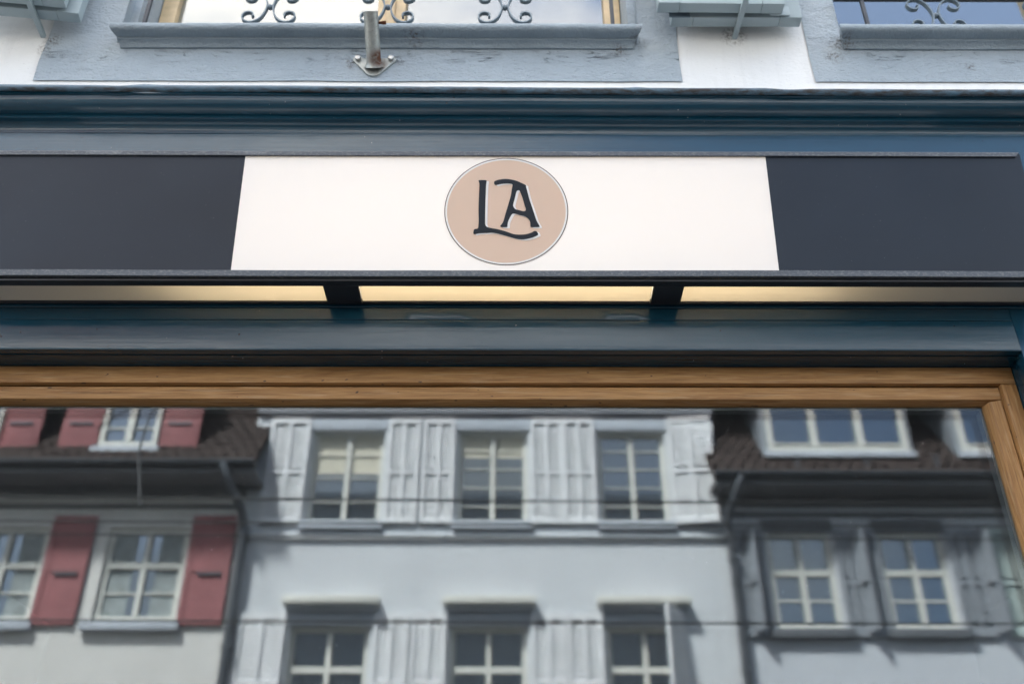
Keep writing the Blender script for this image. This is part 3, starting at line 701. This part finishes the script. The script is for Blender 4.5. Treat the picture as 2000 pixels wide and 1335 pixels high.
def hwin(house, x0, x1, z0, z1, cols=2, trans=None, bars=0, blind=0, curtain=False, fm=m_cream, sill=m_trim, head=None, out0=-.16, sillw=.06, fw=.07, sillo=.12):
    w = empty('window', ((x0+x1)/2, HY+out0, z0)); w.parent = house; w.location = W[w]-W[house]
    fr = [(x0, x0+fw, HY+out0, HY+out0+.06, z0, z1), (x1-fw, x1, HY+out0, HY+out0+.06, z0, z1), (x0+fw, x1-fw, HY+out0, HY+out0+.06, z0, z0+fw*1.3), (x0+fw, x1-fw, HY+out0, HY+out0+.06, z1-fw, z1)]
    v, f = boxes(fr); mk('frame', v, f, fm, w)
    ml = []
    for i in range(1, cols):
        x = x0+(x1-x0)*i/cols; ml.append((x-.037, x+.037, HY+out0+.001, HY+out0+.075, z0+fw*1.3+.001, z1-fw-.001))
    if trans: ml.append((x0+fw+.001, x1-fw-.001, HY+out0+.002, HY+out0+.07, trans-.045, trans+.045))
    for i in range(bars):
        z = z0+(z1-z0)*(i+1)/(bars+1); ml.append((x0+fw+.001, x1-fw-.001, HY+out0+.003, HY+out0+.05, z-.008, z+.008))
    if not bars and trans: z = z0+(trans-z0)*.52; ml.append((x0+fw+.001, x1-fw-.001, HY+out0+.003, HY+out0+.05, z-.014, z+.014))
    v, f = boxes(ml); mk('muntins', v, f, fm, w)
    for i in range(cols):
        a = x0+(x1-x0)*i/cols; b = x0+(x1-x0)*(i+1)/cols
        bx('pane', a+.05, b-.05, HY+out0+.012, HY+out0+.02, z0+.08, z1-fw, m_fpane, w)
        if blind: bx('blind', a+.055, b-.055, HY+out0+.022, HY+out0+.026, z1-fw-blind*(z1-z0), z1-fw-.005, m_blind, w)
        if curtain: bx('curtain', a+(.06 if i == 0 else .17), b-(.17 if i == 0 else .06), HY+out0+.021, HY+out0+.023, z0+.1, z1-fw-.01, m_curt, w)
    if sill: bx('sill', x0-sillw, x1+sillw, HY-.1, HY+sillo, z0-.13, z0-.002, sill, w, .01)
    if head: bx('head', x0-.05, x1+.05, HY-.10, HY+.03, z1+.002, z1+.19, head, w, .008)
    return w
def hwall_mesh(house, x0, x1, z1, holes, mat):
    v, f = holed(x0, x1, .1, z1, holes, HY, -.18); mk('wall', v, f, mat, house)
    v, f = boxes([(x0, x1, HY-8, HY-.20, .1, z1-.02)]); mk('body', v, f, m_room, house)
def tiles(house, roof, x0, x1, ya, za, yb, zb):
    """rows of overlapping plain tiles on the slope from (ya, za) at the eaves up to (yb, zb)"""
    ln = math.hypot(yb-ya, zb-za); dy, dz = (yb-ya)/ln, (zb-za)/ln; ny, nz_ = -dz, dy
    if nz_ < 0: ny, nz_ = -ny, -nz_
    v, f = [], []; rows = int(ln/.17); n = int((x1-x0)/.18)
    for r in range(rows):
        for c in range(n):
            a = x0+(x1-x0)*(c+(.0 if r % 2 else .5))/n; b = min(a+(x1-x0)/n*.93, x1)
            if a > x1-.03: continue
            s0 = r*.17; s1 = s0+.24; h0 = .045+random.uniform(-.008, .012); h1 = .018
            q = len(v)
            for x in (a, b):
                v += [(x, ya+dy*s0+ny*h0, za+dz*s0+nz_*h0), (x, ya+dy*s1+ny*h1, za+dz*s1+nz_*h1), (x, ya+dy*s0+ny*(h0-.02), za+dz*s0+nz_*(h0-.02))]
            m_ = q+6; xm = (a+b)/2; v += [(xm, ya+dy*s0+ny*(h0+.014), za+dz*s0+nz_*(h0+.014)), (xm, ya+dy*s1+ny*(h1+.014), za+dz*s1+nz_*(h1+.014))]
            f += [(q, m_, m_+1, q+1), (m_, q+3, q+4, m_+1), (q, q+2, m_), (m_, q+5, q+3), (q+2, q+5, m_)]
    o = mk('roof_tiles', v, f, m_tile, roof); o['kind'] = 'stuff'; return o
def pitched(house, x0, x1, ze, over, top, back, soff):
    """roof: slope slab, soffit board, gutter and tiles"""
    ya, za, yb, zb = HY+over, ze, HY-back, top
    v = [(x, *p) for x in (x0, x1) for p in ((ya, za), (yb, zb), (yb, zb-.15), (ya, za-.08))]
    rf = mk('roof', v, [(0, 1, 2, 3), (7, 6, 5, 4), (0, 4, 5, 1), (1, 5, 6, 2), (2, 6, 7, 3), (3, 7, 4, 0)], m_tile, house)
    bx('soffit', x0, x1, HY-.02, ya-.021, za-.16, za-.09, soff, rf); bx('fascia', x0, x1, ya-.02, ya-.002, za-.17, za+.02, soff, rf)
    tiles(house, rf, x0, x1, ya, za, yb, zb)
    n = 12; pr = [(ya+.06+.07*math.cos(R(180+180*i/n)), za-.0+.07*math.sin(R(180+180*i/n))) for i in range(n+1)]
    pr += [(y_, z_) for y_, z_ in [(ya+.06+.06*math.cos(R(360-180*i/n)), za+.06*math.sin(R(360-180*i/n))) for i in range(n+1)]]
    ext('gutter', pr, x0, x1, m_pipe, rf, 1, None, 50)
    return rf

# centre house
H = empty('town_house', (-.4, HY, 0), 'tall pale grey house with white louvred shutters, centre of the reflection', 'house', 'houses reflected in the display window')
UW = [(-3.075, -1.955, 7.20, 8.74), (-.800, .275, 7.20, 8.74), (1.375, 2.425, 7.20, 8.74)]
LW = [(-3.10, -1.975, 4.02, 5.66), (-.830, .250, 4.02, 5.66), (1.375, 2.450, 4.02, 5.66)]
hwall_mesh(H, -4.0, 3.21, 10.2, UW+LW, m_hc)
for i, w in enumerate(UW):
    hwin(H, *w, 2, None, 4 if i else 3, (.40, .22, .0)[i], False, m_cream, m_trim, m_trim)
for w in LW:
    k = hwin(H, *w, 2, 5.07, 0, 0, False, m_cream, m_trim, m_trim)
    bx('hood', w[0]-.12, w[1]+.13, HY+.002, HY+.24, 5.915, 6.03, m_cream, k, .02); bx('hood', w[0]-.07, w[1]+.08, HY+.003, HY+.15, 5.86, 5.913, m_trim, k, .01)
hb('string_course', -4.0, 3.21, 6.93, 7.03, .002, .06, m_hc, H, .01); hb('string_course', -4.0, 3.21, 7.032, 7.06, .002, .035, m_trim, H, .004)
hb('eaves_band', -4.0, 3.21, 9.02, 9.20, .002, .08, m_trim, H, .01)
pitched(H, -4.1, 3.3, 10.2, .5, 13.2, 3.4, m_soff)
SH_H = 1.77
for hx, a in ((-3.13, 180), (-1.90, 0), (-.855, 180), (.33, 0), (1.325, 180)): hshutter(H, hx, 7.16, .50 if abs(hx+3.13) > .1 else .62, SH_H, a, m_shw, 'louvre')
hshutter(H, 2.475, 7.16, .66, SH_H, 9, m_shw, 'louvre', .05)
for hx, a in ((-3.16, 180), (-1.915, 0), (-.885, 180), (.31, 0), (1.32, 180)): hshutter(H, hx, 3.96, .50 if abs(hx+3.16) > .1 else .66, 1.86, a, m_shw, 'louvre')
hshutter(H, 2.50, 3.96, .60, 1.86, 122, m_shw, 'louvre', .04)

# left house, red shutters
H = empty('town_house', (-7.2, HY, 0), 'low white house with faded red shutters and dark eaves, left of the reflection', 'house', 'houses reflected in the display window')
LWs = [(-8.02, -6.84, 5.70, 7.12), (-5.95, -4.76, 5.70, 7.12)]
hwall_mesh(H, -10.6, -4.005, 7.95, LWs, m_hl)
for w in LWs: hwin(H, *w, 2, 6.55, 0, 0, True, m_cream, m_trim, None, -.12, .10, .08)
for hx, a in ((-6.79, 0), (-4.71, 0)): hshutter(H, hx, 5.66, .63, 1.62, a, m_shr, 'panel')
hshutter(H, -8.07, 5.66, .63, 1.62, 180, m_shr, 'panel')
rf = pitched(H, -10.7, -3.77, 7.90, .62, 12.2, 2.6, m_soff)
hb('frieze', -10.6, -4.01, 7.42, 7.48, .002, .04, m_soff, H, .01); hb('frieze', -10.6, -4.01, 7.60, 7.75, .002, .10, m_soff, H, .02)
def dormer(house, x0, x1, z0, z1, yf, fm, cols, shut, wallm, roofm=m_tile):
    global HY
    d = empty('dormer', ((x0+x1)/2, HY+yf, z0)); d.parent = house; d.location = W[d]-W[house]
    v, f = boxes([(x0-.09, x1+.09, HY+yf-2.2, HY+yf-.001, z0-.25, z1+.12)]); mk('cheek', v, f, wallm, d)
    bx('dormer_roof', x0-.5, x1+.5, HY+yf-2.4, HY+yf+.3, z1+.125, z1+.24, roofm, d, .02)
    fw = .075; o = HY+yf
    fr = [(x0, x0+fw, o, o+.07, z0, z1), (x1-fw, x1, o, o+.07, z0, z1), (x0+fw, x1-fw, o, o+.07, z0, z0+.1), (x0+fw, x1-fw, o, o+.07, z1-fw, z1)]
    fr += [(x0+(x1-x0)*i/cols-.05, x0+(x1-x0)*i/cols+.05, o+.001, o+.08, z0+.101, z1-fw-.001) for i in range(1, cols)]
    fr += [(x0+fw+.001, x1-fw-.001, o+.002, o+.05, z-.012, z+.012) for z in ((z0+.34, z0+.78) if shut else (z0+.16,))]
    v, f = boxes(fr); mk('frame', v, f, fm, d)
    for i in range(cols):
        a = x0+(x1-x0)*i/cols; b = x0+(x1-x0)*(i+1)/cols; bx('pane', a+.05, b-.05, o+.006, o+.014, z0+.09, z1-.07, m_fpane, d)
    bx('sill', x0-.08, x1+.08, o+.001, o+.14, z0-.1, z0-.002, m_trim, d, .01)
    if shut:
        for s, xa in ((-1, x0-.62), (1, x1+.03)):
            k = bx('shutter', xa, xa+.59, o+.02, o+.05, z0-.04, z1+.02, m_shr, d, .004)
            bx('latch', xa+.1, xa+.45, o+.051, o+.075, z0+.40, z0+.43, m_pipe, k)
    return d
dormer(H, -6.26, -5.38, 8.24, 9.6, .34, m_cream, 2, True, m_trimd); dormer(H, -8.72, -7.82, 8.24, 9.6, .34, m_cream, 2, True, m_trimd)
tube('downpipe', [(-4.22, HY+.68, 7.85), (-4.18, HY+.68, 7.74), (-4.12, HY+.62, 7.6), (-3.97, HY+.30, 7.30), (-3.93, HY+.17, 7.15), (-3.92, HY+.13, 7.0), (-3.92, HY+.13, .15)], .065, m_pipe, H, 10)
for z in (6.9, 5.3, 3.6): bx('pipe_bracket', -3.99, -3.85, HY+.0, HY+.205, z, z+.04, m_pipe, H)

# right house, grey shutters and tiled roof
H = empty('town_house', (6.4, HY, 0), 'grey house with blue-grey shutters and brown tiled roof, right of the reflection', 'house', 'houses reflected in the display window')
RW = [(3.80, 4.76, 5.60, 7.06), (5.46, 6.42, 5.60, 7.06), (8.3, 9.3, 5.60, 7.06)]
hwall_mesh(H, 3.215, 10.2, 7.8, RW, m_hr)
for w in RW: hwin(H, *w, 2, 6.45, 0, 0, False, m_cream, m_trimd, m_trimd, -.12, .12, .075)
for hx, a in ((3.75, 180), (5.41, 180)): hshutter(H, hx, 5.50, .40 if hx < 4 else .30, 1.60, a, m_shg, 'louvre')
hshutter(H, 4.81, 5.50, .30, 1.60, 0, m_shg, 'louvre'); hshutter(H, 6.47, 5.50, .42, 1.60, 0, m_shg, 'louvre'); hshutter(H, 7.10, 5.50, .62, 1.60, 0, m_shv, 'louvre')
hshutter(H, 3.50, 5.55, .25, 1.52, 68, m_shg, 'panel'); hshutter(H, 5.10, 5.55, .25, 1.52, 68, m_shg, 'panel'); hshutter(H, 6.93, 5.55, .25, 1.52, 68, m_shg, 'panel')
pitched(H, 3.02, 10.4, 7.76, .55, 12.0, 2.9, m_soff)
hb('frieze', 3.22, 10.2, 7.30, 7.36, .002, .035, m_trimd, H, .01); hb('frieze', 3.22, 10.2, 7.46, 7.60, .002, .09, m_soff, H, .02)
dormer(H, 3.98, 6.12, 8.22, 9.5, .24, m_cream, 3, False, m_shg); dormer(H, 6.95, 9.1, 8.22, 9.5, .24, m_cream, 3, False, m_shg)
tube('downpipe', [(3.42, HY+.61, 7.70), (3.38, HY+.6, 7.6), (3.24, HY+.35, 7.25), (3.22, HY+.2, 7.1), (3.27, HY+.12, 6.9), (3.27, HY+.12, .15)], .06, m_pipe, H, 10)
for z in (6.6, 5.0): bx('pipe_bracket', 3.21, 3.335, HY+.0, HY+.185, z, z+.04, m_pipe, H)
for i in range(5): bx('snow_guard', 4.3+i*1.05, 4.33+i*1.05, HY+.46, HY+.49, 7.84, 8.12, m_pipe, H)

def added_dark_shop(house, x0, x1, n, mat):  # dark shopfronts added out of view so the blue cornice mirrors less light
    hb('added_shop_cladding', x0, x1, .12, 3.55, .004, .09, mat, house, .01); w = (x1-x0)/n
    hb('added_shop_cornice', x0, x1, 3.552, 3.68, .004, .22, m_trimd, house, .02)
    for i in range(n):
        f_ = hb('added_shop_frame', x0+i*w+.12, x0+(i+1)*w-.12, .45, 3.15, .092, .13, m_pipe, house, .01)
        bx('pane', x0+i*w+.2, x0+(i+1)*w-.2, HY+.131, HY+.139, .55, 3.05, m_fpane, f_)
for h_, (x0, x1, n, mt) in zip([o for o in bpy.data.objects if o.name.startswith('town_house')], ((-3.95, 3.16, 4, m_trimd), (-10.5, -4.08, 3, m_door), (3.36, 10.1, 3, m_pipe))): added_dark_shop(h_, x0, x1, n, mt)

# overhead tram wires and the masts that carry them, off to both sides
for x, lab in ((-19, 'tall grey-green tram mast far to the left of the shop'), (19, 'tall grey-green tram mast far to the right of the shop')):
    t = empty('tram_mast', (x, -4.0, 0), lab, 'mast', 'tram masts'); tube('pole', [(x, -4.0, -.01), (x, -4.0, 3), (x, -4.0, 6.2)], [.14, .12, .09], m_pole, t, 14)
    for z in (3.98, 4.62, 4.96, 5.12): bx('cross_arm', x-.03, x+.03, -4.35, -3.65, z, z+.03, m_pole, t)
for i, (zl, zr, y, r, lab) in enumerate(((5.18, 4.94, -4.0, .010, 'uppermost overhead cable crossing the reflected upper windows'), (5.03, 4.86, -4.25, .009, 'second overhead cable, just under the uppermost one'),
        (4.74, 4.56, -3.8, .007, 'third overhead cable, across the reflected string course'), (4.06, 3.94, -4.0, .008, 'lowest overhead cable, just under the reflected window hoods'))):
    pts = [(x, y, zl+(zr-zl)*(x+19)/38-.10*(1-(x/19)**2)+.06) for x in [-19+38*k/40 for k in range(41)]]
    tag(tube('overhead_cable', pts, r, m_wire, None, 6), lab, 'cable', 'overhead tram cables')
t = tube('hanging_cable', [(-6.2, HY+.70, 8.40), (-4.9, HY+1.4, 8.9), (-4.55, HY+2.2, 8.35), (-4.35, HY+3.4, 7.2), (-3.9, HY+4.6, 6.15), (-3.2, HY+6.0, 4.95)], .014, m_wire, None, 6)
tag(t, 'dark slanting cable running from the red-shuttered house to the overhead cables', 'cable')
